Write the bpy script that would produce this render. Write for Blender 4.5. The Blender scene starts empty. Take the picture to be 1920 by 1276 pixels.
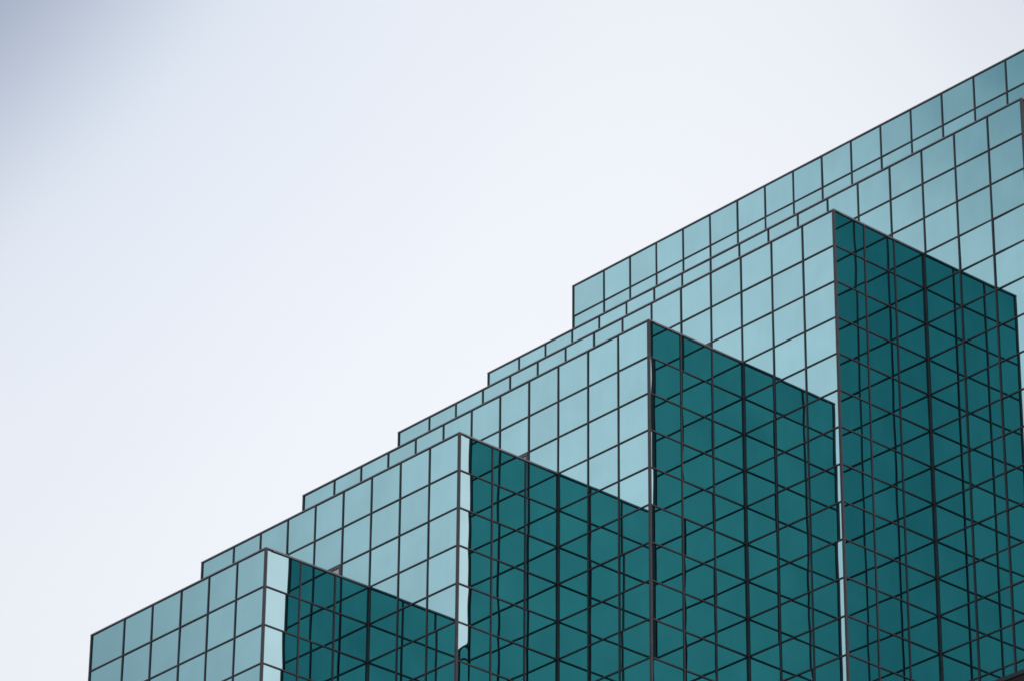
import bpy, bmesh, math, random
from mathutils import Vector, Matrix

# ------------------------------------------------------------------ scale and grid
U = 1.5                       # metres per facade module
H = 0.92187                   # storey-panel height in modules
DY = 0.9959                   # module depth along the side walls
CAM = (68.0776, -53.7588, -41.4408)      # in modules, origin = top of the lowest front corner
RIGHT = Vector((0.6702447, 0.7421011, 0.0076131))
DOWN = Vector((-0.3477187, 0.3230792, -0.8801770))
FWD = Vector((-0.6556400, 0.5872868, 0.4745845))
Z0 = 1.7 - CAM[2] * U         # ground is z = 0, the eye is 1.7 m above it
FPX = 8154.7                  # focal length in pixels of the 1920 px wide picture


def W(x, y, z):
    return Vector((x * U, y * U, z * U + Z0))


# ------------------------------------------------------------------ camera
scene = bpy.context.scene
cam_data = bpy.data.cameras.new("camera")
cam_data.sensor_width = 36.0
cam_data.lens = FPX / 1920 * 36.0
cam_data.clip_start = 0.5
cam_data.clip_end = 20000
cam = bpy.data.objects.new("camera", cam_data)
scene.collection.objects.link(cam)
m = Matrix.Identity(4)
for i in range(3):
    m[i][0] = RIGHT[i]
    m[i][1] = -DOWN[i]
    m[i][2] = -FWD[i]
    m[i][3] = W(*CAM)[i]
cam.matrix_world = m
scene.camera = cam

# ------------------------------------------------------------------ sky
SUN_EL, SUN_AZ = math.radians(58), math.radians(72)     # azimuth clockwise from +Y
world = bpy.data.worlds.new("World")
scene.world = world
world.use_nodes = True
nt = world.node_tree
nt.nodes.clear()
N = lambda t: nt.nodes.new(t)
L = nt.links.new
out = N('ShaderNodeOutputWorld')
bg = N('ShaderNodeBackground')
bg.inputs['Strength'].default_value = 0.1
L(bg.outputs[0], out.inputs[0])
tc = N('ShaderNodeTexCoord')
sky = N('ShaderNodeTexSky')
sky.sky_type = 'NISHITA'
sky.sun_disc = False
sky.sun_elevation = SUN_EL
sky.sun_rotation = SUN_AZ
sky.air_density = 1.0
sky.dust_density = 2.0


def vadd(a, b):
    n = N('ShaderNodeVectorMath'); n.operation = 'ADD'
    L(a, n.inputs[0]); L(b, n.inputs[1])
    return n.outputs[0]


def lobe(d, width_deg, col):
    """soft patch of brightness added to, or taken from, the sky round the direction d"""
    d = Vector(d).normalized()
    k = 2.0 / math.radians(width_deg) ** 2
    dot = N('ShaderNodeVectorMath'); dot.operation = 'DOT_PRODUCT'
    L(tc.outputs['Generated'], dot.inputs[0]); dot.inputs[1].default_value = d
    a = N('ShaderNodeMath'); a.operation = 'MULTIPLY_ADD'
    L(dot.outputs['Value'], a.inputs[0]); a.inputs[1].default_value = k; a.inputs[2].default_value = -k
    e = N('ShaderNodeMath'); e.operation = 'EXPONENT'
    L(a.outputs[0], e.inputs[0])
    s = N('ShaderNodeVectorMath'); s.operation = 'SCALE'
    s.inputs[0].default_value = col
    L(e.outputs[0], s.inputs['Scale'])
    return s.outputs[0]


def pix_dir(px, py):
    """direction in the sky of a pixel of the 1920 x 1276 picture"""
    return (RIGHT * ((px - 960) / FPX) + DOWN * ((py - 638) / FPX) + FWD).normalized()


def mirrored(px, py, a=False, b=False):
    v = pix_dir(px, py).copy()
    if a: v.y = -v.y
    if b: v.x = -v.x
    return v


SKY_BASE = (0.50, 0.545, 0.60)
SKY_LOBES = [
    # thin bright overcast ahead, whiter towards the horizon, lens dimming put into the top corners
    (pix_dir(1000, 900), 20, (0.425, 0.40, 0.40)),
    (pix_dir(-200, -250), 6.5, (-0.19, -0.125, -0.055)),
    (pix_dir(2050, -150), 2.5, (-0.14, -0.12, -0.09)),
    # unseen bright patch added to tone the front walls, dimmed at upper right
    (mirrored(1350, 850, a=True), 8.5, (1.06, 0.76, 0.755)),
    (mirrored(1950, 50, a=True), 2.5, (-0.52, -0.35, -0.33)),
    # unseen warm bright patch added to lighten the strips mirrored in the side walls
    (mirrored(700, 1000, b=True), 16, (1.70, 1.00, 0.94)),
    # unseen patches added behind the viewer to tone the twice-mirrored dark glass
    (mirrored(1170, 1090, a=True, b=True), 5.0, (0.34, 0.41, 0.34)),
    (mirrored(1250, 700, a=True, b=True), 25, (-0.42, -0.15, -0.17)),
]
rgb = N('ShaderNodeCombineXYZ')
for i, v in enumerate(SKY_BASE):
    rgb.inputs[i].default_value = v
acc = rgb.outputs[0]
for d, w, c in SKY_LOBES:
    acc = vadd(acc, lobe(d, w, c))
# soft-edged dull cloud, with lens dimming of the upper-left corner put into it
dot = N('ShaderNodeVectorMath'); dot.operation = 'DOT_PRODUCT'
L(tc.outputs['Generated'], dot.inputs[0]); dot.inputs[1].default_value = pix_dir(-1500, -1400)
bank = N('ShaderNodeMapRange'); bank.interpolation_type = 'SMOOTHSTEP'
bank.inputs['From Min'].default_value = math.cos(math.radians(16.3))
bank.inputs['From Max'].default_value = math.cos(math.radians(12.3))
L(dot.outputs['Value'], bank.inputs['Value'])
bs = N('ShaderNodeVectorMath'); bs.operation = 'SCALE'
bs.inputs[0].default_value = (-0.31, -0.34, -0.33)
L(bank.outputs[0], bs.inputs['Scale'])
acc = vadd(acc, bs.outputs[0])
# uneven cloud cover
noise = N('ShaderNodeTexNoise')
noise.inputs['Scale'].default_value = 7.0
noise.inputs['Detail'].default_value = 3.0
L(tc.outputs['Generated'], noise.inputs['Vector'])
mr = N('ShaderNodeMapRange')
mr.inputs['To Min'].default_value = 0.985 * 10
mr.inputs['To Max'].default_value = 1.015 * 10     # the Background strength is 0.1
L(noise.outputs['Fac'], mr.inputs['Value'])
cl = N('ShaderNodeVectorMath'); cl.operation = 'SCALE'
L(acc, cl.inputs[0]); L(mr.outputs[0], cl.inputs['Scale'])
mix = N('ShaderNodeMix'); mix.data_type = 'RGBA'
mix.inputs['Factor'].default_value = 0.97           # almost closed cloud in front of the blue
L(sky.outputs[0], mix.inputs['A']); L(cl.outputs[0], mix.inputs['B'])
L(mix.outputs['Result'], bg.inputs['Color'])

# ------------------------------------------------------------------ sun behind the cloud
sd = bpy.data.lights.new("sun", 'SUN')
sd.energy = 0.7
sd.angle = math.radians(14)
sd.color = (1.0, 0.95, 0.9)
sun = bpy.data.objects.new("sun", sd)
scene.collection.objects.link(sun)
sdir = Vector((math.sin(SUN_AZ) * math.cos(SUN_EL), math.cos(SUN_AZ) * math.cos(SUN_EL), math.sin(SUN_EL)))
sun.rotation_euler = sdir.to_track_quat('Z', 'Y').to_euler()
sun.location = (0, 0, 300)

scene.view_settings.view_transform = 'Standard'
scene.view_settings.look = 'None'
scene.view_settings.exposure = 0
scene.view_settings.gamma = 1
scene.cycles.max_bounces = 12
scene.cycles.glossy_bounces = 8
scene.cycles.filter_width = 1.6

# ------------------------------------------------------------------ materials


def principled(name):
    mt = bpy.data.materials.new(name)
    mt.use_nodes = True
    return mt, mt.node_tree, mt.node_tree.nodes['Principled BSDF']


def mat_glass():
    mt, t, b = principled('teal_mirror_glass')
    b.inputs['Metallic'].default_value = 1.0
    b.inputs['Roughness'].default_value = 0.0
    geo = t.nodes.new('ShaderNodeNewGeometry')
    mr = t.nodes.new('ShaderNodeMapRange')
    mr.inputs['To Min'].default_value = 0.96
    mr.inputs['To Max'].default_value = 1.04
    t.links.new(geo.outputs['Random Per Island'], mr.inputs['Value'])
    # faint mottling of the coating
    tco = t.nodes.new('ShaderNodeTexCoord')
    nz = t.nodes.new('ShaderNodeTexNoise')
    nz.inputs['Scale'].default_value = 0.9
    nz.inputs['Detail'].default_value = 4
    t.links.new(tco.outputs['Object'], nz.inputs['Vector'])
    m2 = t.nodes.new('ShaderNodeMapRange')
    m2.inputs['From Min'].default_value = 0.3
    m2.inputs['From Max'].default_value = 0.7
    m2.inputs['To Min'].default_value = 0.965
    m2.inputs['To Max'].default_value = 1.035
    t.links.new(nz.outputs['Fac'], m2.inputs['Value'])
    # faint rain streaks down the panes
    mp = t.nodes.new('ShaderNodeMapping')
    mp.inputs['Scale'].default_value = (5.0, 5.0, 0.35)
    t.links.new(tco.outputs['Object'], mp.inputs['Vector'])
    ns = t.nodes.new('ShaderNodeTexNoise')
    ns.inputs['Scale'].default_value = 1.0
    ns.inputs['Detail'].default_value = 5
    t.links.new(mp.outputs[0], ns.inputs['Vector'])
    m3 = t.nodes.new('ShaderNodeMapRange')
    m3.inputs['From Min'].default_value = 0.3
    m3.inputs['From Max'].default_value = 0.7
    m3.inputs['To Min'].default_value = 0.987
    m3.inputs['To Max'].default_value = 1.013
    t.links.new(ns.outputs['Fac'], m3.inputs['Value'])
    m4 = t.nodes.new('ShaderNodeMath'); m4.operation = 'MULTIPLY'
    t.links.new(m2.outputs[0], m4.inputs[0]); t.links.new(m3.outputs[0], m4.inputs[1])
    mm = t.nodes.new('ShaderNodeMath'); mm.operation = 'MULTIPLY'
    t.links.new(mr.outputs[0], mm.inputs[0]); t.links.new(m4.outputs[0], mm.inputs[1])
    sc = t.nodes.new('ShaderNodeVectorMath'); sc.operation = 'SCALE'
    sc.inputs[0].default_value = (0.20, 0.42, 0.46)
    t.links.new(mm.outputs[0], sc.inputs['Scale'])
    t.links.new(sc.outputs[0], b.inputs['Base Color'])
    return mt


def mat_noisy(name, c1, c2, scale, rough=0.5, metal=0.0, spec=0.4):
    mt, t, b = principled(name)
    tco = t.nodes.new('ShaderNodeTexCoord')
    nz = t.nodes.new('ShaderNodeTexNoise')
    nz.inputs['Scale'].default_value = scale
    nz.inputs['Detail'].default_value = 6
    t.links.new(tco.outputs['Object'], nz.inputs['Vector'])
    cr = t.nodes.new('ShaderNodeValToRGB')
    cr.color_ramp.elements[0].position = 0.35
    cr.color_ramp.elements[1].position = 0.65
    cr.color_ramp.elements[0].color = (*c1, 1)
    cr.color_ramp.elements[1].color = (*c2, 1)
    t.links.new(nz.outputs['Fac'], cr.inputs[0])
    t.links.new(cr.outputs[0], b.inputs['Base Color'])
    b.inputs['Roughness'].default_value = rough
    b.inputs['Metallic'].default_value = metal
    b.inputs['Specular IOR Level'].default_value = spec
    return mt


GLASS = mat_glass()
ALU = mat_noisy('bronze_anodised_aluminium', (0.080, 0.073, 0.083), (0.100, 0.091, 0.102), 1.5, 0.5, 0.0, 0.4)
POST = mat_noisy('grey_bronze_corner_post', (0.090, 0.083, 0.094), (0.110, 0.102, 0.114), 2.0, 0.5, 0.0, 0.4)
COPE = mat_noisy('weathered_bronze_coping', (0.33, 0.285, 0.31), (0.40, 0.35, 0.375), 2.0, 0.5, 0.0, 0.4)
JAMB = mat_noisy('mauve_grey_door_frame', (0.20, 0.165, 0.18), (0.23, 0.19, 0.205), 3, 0.5)
DOORM = mat_noisy('white_painted_door', (0.84, 0.86, 0.87), (0.87, 0.88, 0.89), 3, 0.4)
ROOF = mat_noisy('grey_gravel_roof', (0.16, 0.15, 0.14), (0.26, 0.25, 0.24), 14, 0.9)
STONE = mat_noisy('brown_granite', (0.035, 0.021, 0.018), (0.075, 0.047, 0.040), 22, 0.55)
ASPH = mat_noisy('grey_pavement', (0.045, 0.045, 0.047), (0.085, 0.083, 0.08), 0.4, 0.9)

# ------------------------------------------------------------------ helpers
col = scene.collection


def link(name, bm, mats, parent=None, smooth=False):
    me = bpy.data.meshes.new(name)
    bm.normal_update()
    bm.to_mesh(me)
    bm.free()
    for mt in (mats if isinstance(mats, (list, tuple)) else [mats]):
        me.materials.append(mt)
    if smooth:
        for p in me.polygons:
            p.use_smooth = True
    o = bpy.data.objects.new(name, me)
    col.objects.link(o)
    if parent:
        o.parent = parent
    return o


def box(bm, a, b, bevel=0.0, mi=0):
    """box between two module-space corners"""
    lo = [min(a[i], b[i]) for i in range(3)]
    hi = [max(a[i], b[i]) for i in range(3)]
    vs = [bm.verts.new(W(x, y, z)) for x in (lo[0], hi[0]) for y in (lo[1], hi[1]) for z in (lo[2], hi[2])]
    fs = []
    for q in ((0, 1, 3, 2), (4, 6, 7, 5), (0, 4, 5, 1), (2, 3, 7, 6), (0, 2, 6, 4), (1, 5, 7, 3)):
        f = bm.faces.new([vs[i] for i in q])
        f.material_index = mi
        fs.append(f)
    if bevel:
        es = list({e for f in fs for e in f.edges})
        bmesh.ops.bevel(bm, geom=es, offset=bevel * U, segments=1, affect='EDGES')
    return fs


def boxobj(name, a, b, mat, parent, bevel=0.003):
    bm = bmesh.new()
    box(bm, a, b, bevel)
    return link(name, bm, mat, parent)


# ------------------------------------------------------------------ the tiers
# tier k: front wall at y = 3(k-1), right-hand corner at x = 3(k-1), top at z = 3(k-1) panels
NT = 6
ZBOT = -6                          # lowest detailed panel line
LEFT = [-6.32, -6.18, -6.16, -6.155, -6.165, -6.18]
TOPH = [0, 3, 6, 9, 12, 16]


def front_cols(k):
    """x of the vertical mullion lines of the front wall, right corner first"""
    n = 3 * k
    xs = [float(n - c) for c in range(0, n + 6)] + [LEFT[k]]
    if k == 0:
        xs = [0, -1, -2, -3, -4.05, -5.09, LEFT[0]]
    if k == 4:
        adj = [0.22, 0.155, 0.11, 0.07, 0.04]
        xs = [x + (adj[i] if i < 5 else 0) for i, x in enumerate(xs)]
    if k == 5:
        right = [14.9, 13.7, 12.55, 11.4, 10.31, 9.24, 8.19, 7.13, 6.09, 5.06, 4.04, 3.02, 2.01]
        xs = right + [float(x) for x in range(1, -6, -1)] + [LEFT[5]]
    return xs


COLS = [front_cols(k) for k in range(NT)]
CX = [c[0] for c in COLS]                        # x of each right-hand corner
FY = [3 * k * DY for k in range(NT)] + [18 * DY]  # y of each front wall


# ---- which panes show largest in the photograph
def project(p):
    v = Vector(p) - Vector(CAM)
    z = v.dot(FWD)
    return (960 + FPX * v.dot(RIGHT) / z, 638 + FPX * v.dot(DOWN) / z)


def hidden(p):
    o = Vector(CAM); d = Vector(p) - o
    for k in range(NT):
        lo = (LEFT[k], FY[k], -60.0)
        hi = (CX[k], 30.0, TOPH[k] * H + 0.03)
        t0, t1 = 0.0, 0.9985
        for i in range(3):
            a = (lo[i] - o[i]) / d[i]; b = (hi[i] - o[i]) / d[i]
            t0 = max(t0, min(a, b)); t1 = min(t1, max(a, b))
        if t0 < t1:
            return True
    return False


def seen_area(kind, k, a0, a1, z0, z1):
    def pt(u, v):
        a = a0 + (a1 - a0) * u; z = z0 + (z1 - z0) * v
        return (a, FY[k] - 0.01, z) if kind == 'front' else (CX[k] + 0.01, a, z)
    q = [project(pt(u, v)) for u, v in ((0, 0), (1, 0), (1, 1), (0, 1))]
    area = abs(sum(q[i][0] * q[(i + 1) % 4][1] - q[(i + 1) % 4][0] * q[i][1] for i in range(4))) / 2
    n = 0
    for i in range(6):
        for j in range(6):
            p = pt((i + .5) / 6, (j + .5) / 6)
            x, y = project(p)
            if 0 < x < 1920 and 0 < y < 1276 and not hidden(p):
                n += 1
    return area * n / 36


DOORS = {(1, 4), (2, 4), (3, 4)}      # (tier, first column): roof doors in the panel row above the lower tier
rows_all = {}
panes = []                            # kind, tier, a0, a1, z0, z1, col, row
for k in range(NT):
    nrows_open = TOPH[k] - (TOPH[k - 1] if k else ZBOT)      # rows above the tier in front
    xs = COLS[k]
    for c in range(len(xs) - 1):
        free = k == 0 or xs[c] > CX[k - 1] + 0.05        # this column is not behind the tier in front
        last = TOPH[k] - ZBOT if free else nrows_open
        for r in range(last):
            if (k, c) in DOORS and r == 2:
                continue
            ztop = (TOPH[k] - r) * H
            zbt = ztop - H
            if k == 4 and free and ztop <= -3 * H + 0.01:
                if ztop < -3.5 * H:
                    continue
                zbt = -3.265 * H
            a0, a1 = xs[c + 1], xs[c]
            if k and free and ztop <= TOPH[k - 1] * H + 0.01 and a0 < CX[k - 1]:
                a0 = CX[k - 1]
            panes.append(['front', k, a0, a1, zbt, ztop, c, r])
    if k < 6:
        for c in range(3):
            y0 = FY[k] + (FY[k + 1] - FY[k]) * c / 3
            y1 = FY[k] + (FY[k + 1] - FY[k]) * (c + 1) / 3
            for r in range(TOPH[k] - ZBOT):
                ztop = (TOPH[k] - r) * H
                panes.append(['side', k, y0, y1, ztop - H, ztop, c, r])

areas = [seen_area(*p[:6]) for p in panes]
order = sorted(range(len(panes)), key=lambda i: -areas[i])
single = set(order[:100])

rng = random.Random(11)
TILT = 0.0020                          # hand-set panes are never quite parallel
BOW = 0.0009


def pane_bm(bm, kind, k, a0, a1, z0, z1, tu, tv, bow, s, curl=None):
    """one slightly bowed, slightly tilted sheet of glass, 18 mm thick"""
    n = 25 if curl else 9
    uc, vc = (a0 + a1) / 2, (z0 + z1) / 2
    hw, hh = (a1 - a0) / 2, (z1 - z0) / 2
    grid = []
    for i in range(n):
        row = []
        for j in range(n):
            u = -1 + 2 * i / (n - 1); v = -1 + 2 * j / (n - 1)
            off = tu * u * hw + tv * v * hh + bow * (1 - u * u) * (1 - v * v) + s * 0.0006 * math.sin(2.3 * v + s * 900) * u
            if curl:
                g = max(0.0, min(1.0, (curl[1] + 0.35 * (u + 0.6) - v) / 0.5))
                q = max(0.0, (-0.25 - u) / 0.3)
                off += curl[0] * hw * 0.3 * (q * q / 2 if q < 1 else q - 0.5) * g * g * (3 - 2 * g)
            a = uc + u * hw; z = vc + v * hh
            if kind == 'front':
                p = W(a, FY[k] - off, z)
            else:
                p = W(CX[k] + off, a, z)
            row.append(bm.verts.new(p))
        grid.append(row)
    for i in range(n - 1):
        for j in range(n - 1):
            q = [grid[i][j], grid[i + 1][j], grid[i + 1][j + 1], grid[i][j + 1]]
            f = bm.faces.new(q)
            f.smooth = True
    # back edge
    dv = Vector((0, 0.018, 0)) if kind == 'front' else Vector((-0.018, 0, 0))
    rim = ([(i, 0) for i in range(n)] + [(n - 1, j) for j in range(1, n)] +
           [(i, n - 1) for i in range(n - 2, -1, -1)] + [(0, j) for j in range(n - 2, 0, -1)])
    front = [bm.verts.new(grid[i][j].co) for i, j in rim]
    back = [bm.verts.new(grid[i][j].co + dv) for i, j in rim]
    for i in range(len(rim)):
        j = (i + 1) % len(rim)
        bm.faces.new((front[j], front[i], back[i], back[j]))


# ---- building root and tiers
root = bpy.data.objects.new('office_building', None)
col.objects.link(root)
root['label'] = 'stepped office building clad in teal mirror glass panels with a dark grid of mullions'
root['category'] = 'building'

GAP = 0.035                            # glass stands this far in front of the dark core
tiers = []
for k in range(NT):
    bm = bmesh.new()
    top = TOPH[k] * H
    back = FY[6] if k == 5 else FY[5] + 0.5
    zb = -Z0 / U + 0.02
    y0 = FY[k] + GAP
    x1 = CX[k] - GAP
    rz = top - 0.75 * H
    box(bm, (LEFT[k] + GAP, y0, zb), (x1, back, rz))
    # parapet walls
    box(bm, (LEFT[k] + GAP, y0, rz), (x1, y0 + 0.12, top - 0.004))
    yb = FY[k + 1] if k < 5 else back - 0.05
    box(bm, (x1 - 0.12, y0 + 0.12, rz), (x1, yb + 0.02, top - 0.004))
    box(bm, (LEFT[k] + GAP, y0 + 0.12, rz), (LEFT[k] + GAP + 0.12, yb + 0.02, top - 0.004))
    t = link('tier', bm, ALU, root)
    tiers.append(t)
    if k < 6:
        boxobj('roof', (LEFT[k] + 0.16, y0 + 0.13, rz + 0.002), (x1 - 0.13, FY[k + 1] + 0.01, rz + 0.06), ROOF, t, 0)

MW, MP = 0.020, 0.021                  # half width and projection of a vertical mullion
TW, TP = 0.018, 0.020                  # the same of a transom

for k in range(NT):
    t = tiers[k]
    xs = COLS[k]
    top = TOPH[k] * H
    zlow = ZBOT * H
    prev_top = TOPH[k - 1] * H if k else zlow
    zband = -3.265 * H
    # front mullions
    for c in range(1, len(xs)):
        x = xs[c]
        end = c == len(xs) - 1
        free = k == 0 or x > CX[k - 1] + 0.1
        zl = zlow if free else prev_top - 0.6 * H
        if k == 4 and free: zl = zband
        if end:
            boxobj('corner_post', (x - 0.03, FY[k] - 0.026, zl), (x + 0.018, FY[k] + 0.05, top - 0.02), ALU, t)
        elif abs(x - (CX[k - 1] if k else 99)) < 0.1:
            xx = CX[k - 1]
            boxobj('mullion', (xx + 0.0, FY[k] - MP, zlow if k != 4 else zband), (xx + 0.05, FY[k] + 0.03, prev_top - 0.002), ALU, t)
            boxobj('mullion', (x - MW, FY[k] - MP, prev_top + 0.002), (x + MW, FY[k] + 0.03, top + 0.018), ALU, t)
        else:
            boxobj('mullion', (x - MW, FY[k] - MP, zl), (x + MW, FY[k] + 0.03, top + 0.018), ALU, t)
    if k == 5:
        boxobj('mullion', (CX[4] + 0.002, FY[5] - MP, zlow), (CX[4] + 0.045, FY[5] + 0.03, prev_top - 0.002), ALU, t)
    # right corner post
    cx = CX[k]
    boxobj('corner_post', (cx - 0.034, FY[k] - 0.026, zlow), (cx + 0.026, FY[k] + 0.034, top - 0.02), POST, t, 0.004)
    # front transoms
    for r in range(1, TOPH[k] - ZBOT):
        z = top - r * H
        xl = xs[-1] + 0.03 if (k == 0 or z > prev_top - 0.5 * H) else CX[k - 1] + 0.05
        if k and abs(z - prev_top) < 0.01:
            xl = xs[-1] + 0.03
        if k == 4 and z < zband: continue
        boxobj('transom', (xl, FY[k] - TP, z - TW), (cx - 0.042, FY[k] + 0.03, z + TW), ALU, t)
    # front coping
    boxobj('coping', (xs[-1] - 0.034, FY[k] - 0.030, top - 0.020), (cx + 0.034, FY[k] + 0.17, top + 0.014), COPE, t)
    # side wall
    if k < 6:
        for c in (1, 2):
            y = FY[k] + (FY[k + 1] - FY[k]) * c / 3
            boxobj('mullion', (cx - 0.03, y - MW, zlow), (cx + MP, y + MW, top - 0.025), ALU, t)
        for r in range(1, TOPH[k] - ZBOT):
            z = top - r * H
            boxobj('transom', (cx - 0.03, FY[k] + 0.042, z - TW), (cx + TP, FY[k + 1] + 0.01, z + TW), ALU, t)
        boxobj('coping', (cx - 0.17, FY[k] + 0.172, top - 0.030), (cx + 0.033, FY[k + 1] + 0.01, top + 0.013), COPE, t)
    # roof door
    for (kk, c) in DOORS:
        if kk != k: continue
        xr, xl = xs[c] - MW, xs[c + 1] + MW
        zt, zb = top - 2 * H - TW, top - 3 * H - 0.5 * H
        y = FY[k]
        fw = 0.055
        bm = bmesh.new()
        box(bm, (xl, y - 0.03, zt - fw), (xr, y + 0.05, zt), 0.004)
        box(bm, (xl, y - 0.028, zb), (xl + fw, y + 0.05, zt - fw), 0.004)
        box(bm, (xr - fw, y - 0.028, zb), (xr, y + 0.05, zt - fw), 0.004)
        link('door_frame', bm, JAMB, t)
        bm = bmesh.new()
        box(bm, (xl + fw + 0.005, y - 0.006, zb), (xr - fw - 0.005, y + 0.03, zt - fw - 0.005), 0.004)
        for zz in (0.12, 0.72):
            box(bm, (xl + fw + 0.1, y - 0.012, zb + zz), (xr - fw - 0.1, y - 0.004, zb + zz + 0.5), 0.004)
        link('door', bm, DOORM, t)

# ---- brown stone band under the glass of the fifth tier
t = tiers[4]
zb = -3.265 * H
o = boxobj('stone_band', (CX[3] + 0.06, FY[4] - 0.03, ZBOT * H), (CX[4] - 0.06, FY[4] + 0.03, zb - 0.1), STONE, t, 0.01)
o['label'] = 'dark brown stone band below the lowest glass panels'
boxobj('sill', (CX[3] + 0.06, FY[4] - 0.06, zb - 0.098), (CX[4] - 0.06, FY[4] + 0.03, zb), ALU, t)

# ---- glass
# a few panes sit visibly askew in their frames (tilt about the upright axis)
ASKEW = {('side', 0, 0, 0): 0.009, ('side', 0, 0, 1): 0.004, ('side', 0, 0, 3): -0.003,
         ('side', 1, 0, 5): 0.0, ('side', 1, 0, 6): -0.001, ('side', 1, 0, 7): -0.001,
         ('side', 2, 0, 0): -0.002, ('side', 2, 0, 1): 0.0035, ('side', 2, 0, 2): 0.0045, ('side', 2, 0, 3): 0.006,
         ('side', 2, 0, 4): 0.0065, ('side', 2, 0, 5): -0.001, ('side', 2, 0, 6): 0.0035, ('side', 2, 0, 8): 0.003,
         ('front', 3, 0, 5): -0.001, ('front', 3, 0, 6): -0.002, ('front', 3, 0, 7): 0.0, ('front', 3, 0, 8): 0.003,
         ('front', 3, 0, 9): -0.003, ('front', 3, 0, 10): -0.002, ('front', 3, 0, 11): -0.002, ('front', 3, 0, 12): -0.002}
for r_ in range(3, 16):
    for c_, v_ in ((0, 0.014), (1, 0.010), (2, 0.005)):
        ASKEW[('front', 4, c_, r_)] = v_ + 0.0006 * math.sin(r_ * 2.1 + c_)
# and some are bent along the corner post
CURL = {('side', 1, 0, 5): (0.029, 0.10), ('side', 1, 0, 6): (0.028, 2.0), ('side', 1, 0, 7): (0.028, 2.0)}
rest = bmesh.new()
for i, p in enumerate(panes):
    kind, k, a0, a1, z0, z1, c, r = p
    tu, tv = rng.gauss(0, TILT), rng.gauss(0, TILT)
    bow = rng.gauss(0.0, BOW)
    s = rng.uniform(-1, 1)
    if (kind, k, c, r) in ASKEW:
        tu = ASKEW[(kind, k, c, r)]
        bow *= 0.2
        s *= 0.4
    if i in single:
        bm = bmesh.new()
        pane_bm(bm, kind, k, a0, a1, z0, z1, tu, tv, bow, s, CURL.get((kind, k, c, r)))
        link('window_pane', bm, GLASS, tiers[k])
    else:
        pane_bm(rest, kind, k, a0, a1, z0, z1, tu, tv, bow, s, CURL.get((kind, k, c, r)))
o = link('window_panes', rest, GLASS, root)
o['kind'] = 'stuff'

# ---- plain glazed shaft below the picture, down to the street
bm = bmesh.new()
zg = -Z0 / U
for k in range(NT):
    zt = ZBOT * H - 0.03
    xl = LEFT[k] if k == 0 else CX[k - 1] + 0.05
    y1 = FY[k + 1]
    box(bm, (xl, FY[k], zg), (CX[k], FY[k] + 0.03, zt), mi=0)
    box(bm, (CX[k] - 0.03, FY[k] + 0.031, zg), (CX[k] - 0.001, y1 - 0.01, zt), mi=0)
    r = 1
    while zt - r * H > zg:
        z = zt - r * H
        box(bm, (xl, FY[k] - TP, z - TW), (CX[k] + 0.02, FY[k] - 0.002, z + TW), mi=1)
        box(bm, (CX[k] + 0.002, FY[k], z - TW), (CX[k] + TP, y1 - 0.05, z + TW), mi=1)
        r += 1
    for x in COLS[k]:
        if x >= xl:
            box(bm, (x - MW, FY[k] - MP, zg), (x + MW, FY[k] - 0.003, zt), mi=1)
    for c in range(1, 3):
        y = FY[k] + (y1 - FY[k]) * c / 3
        box(bm, (CX[k] + 0.003, y - MW, zg), (CX[k] + MP, y + MW, zt), mi=1)
link('lower_shaft', bm, [GLASS, ALU], root)

# ------------------------------------------------------------------ ground
bm = bmesh.new()
g = 6000
vs = [bm.verts.new(p) for p in ((-g, -g, 0), (g, -g, 0), (g, g, 0), (-g, g, 0))]
bm.faces.new(vs)
o = link('ground', bm, ASPH)
o['kind'] = 'structure'
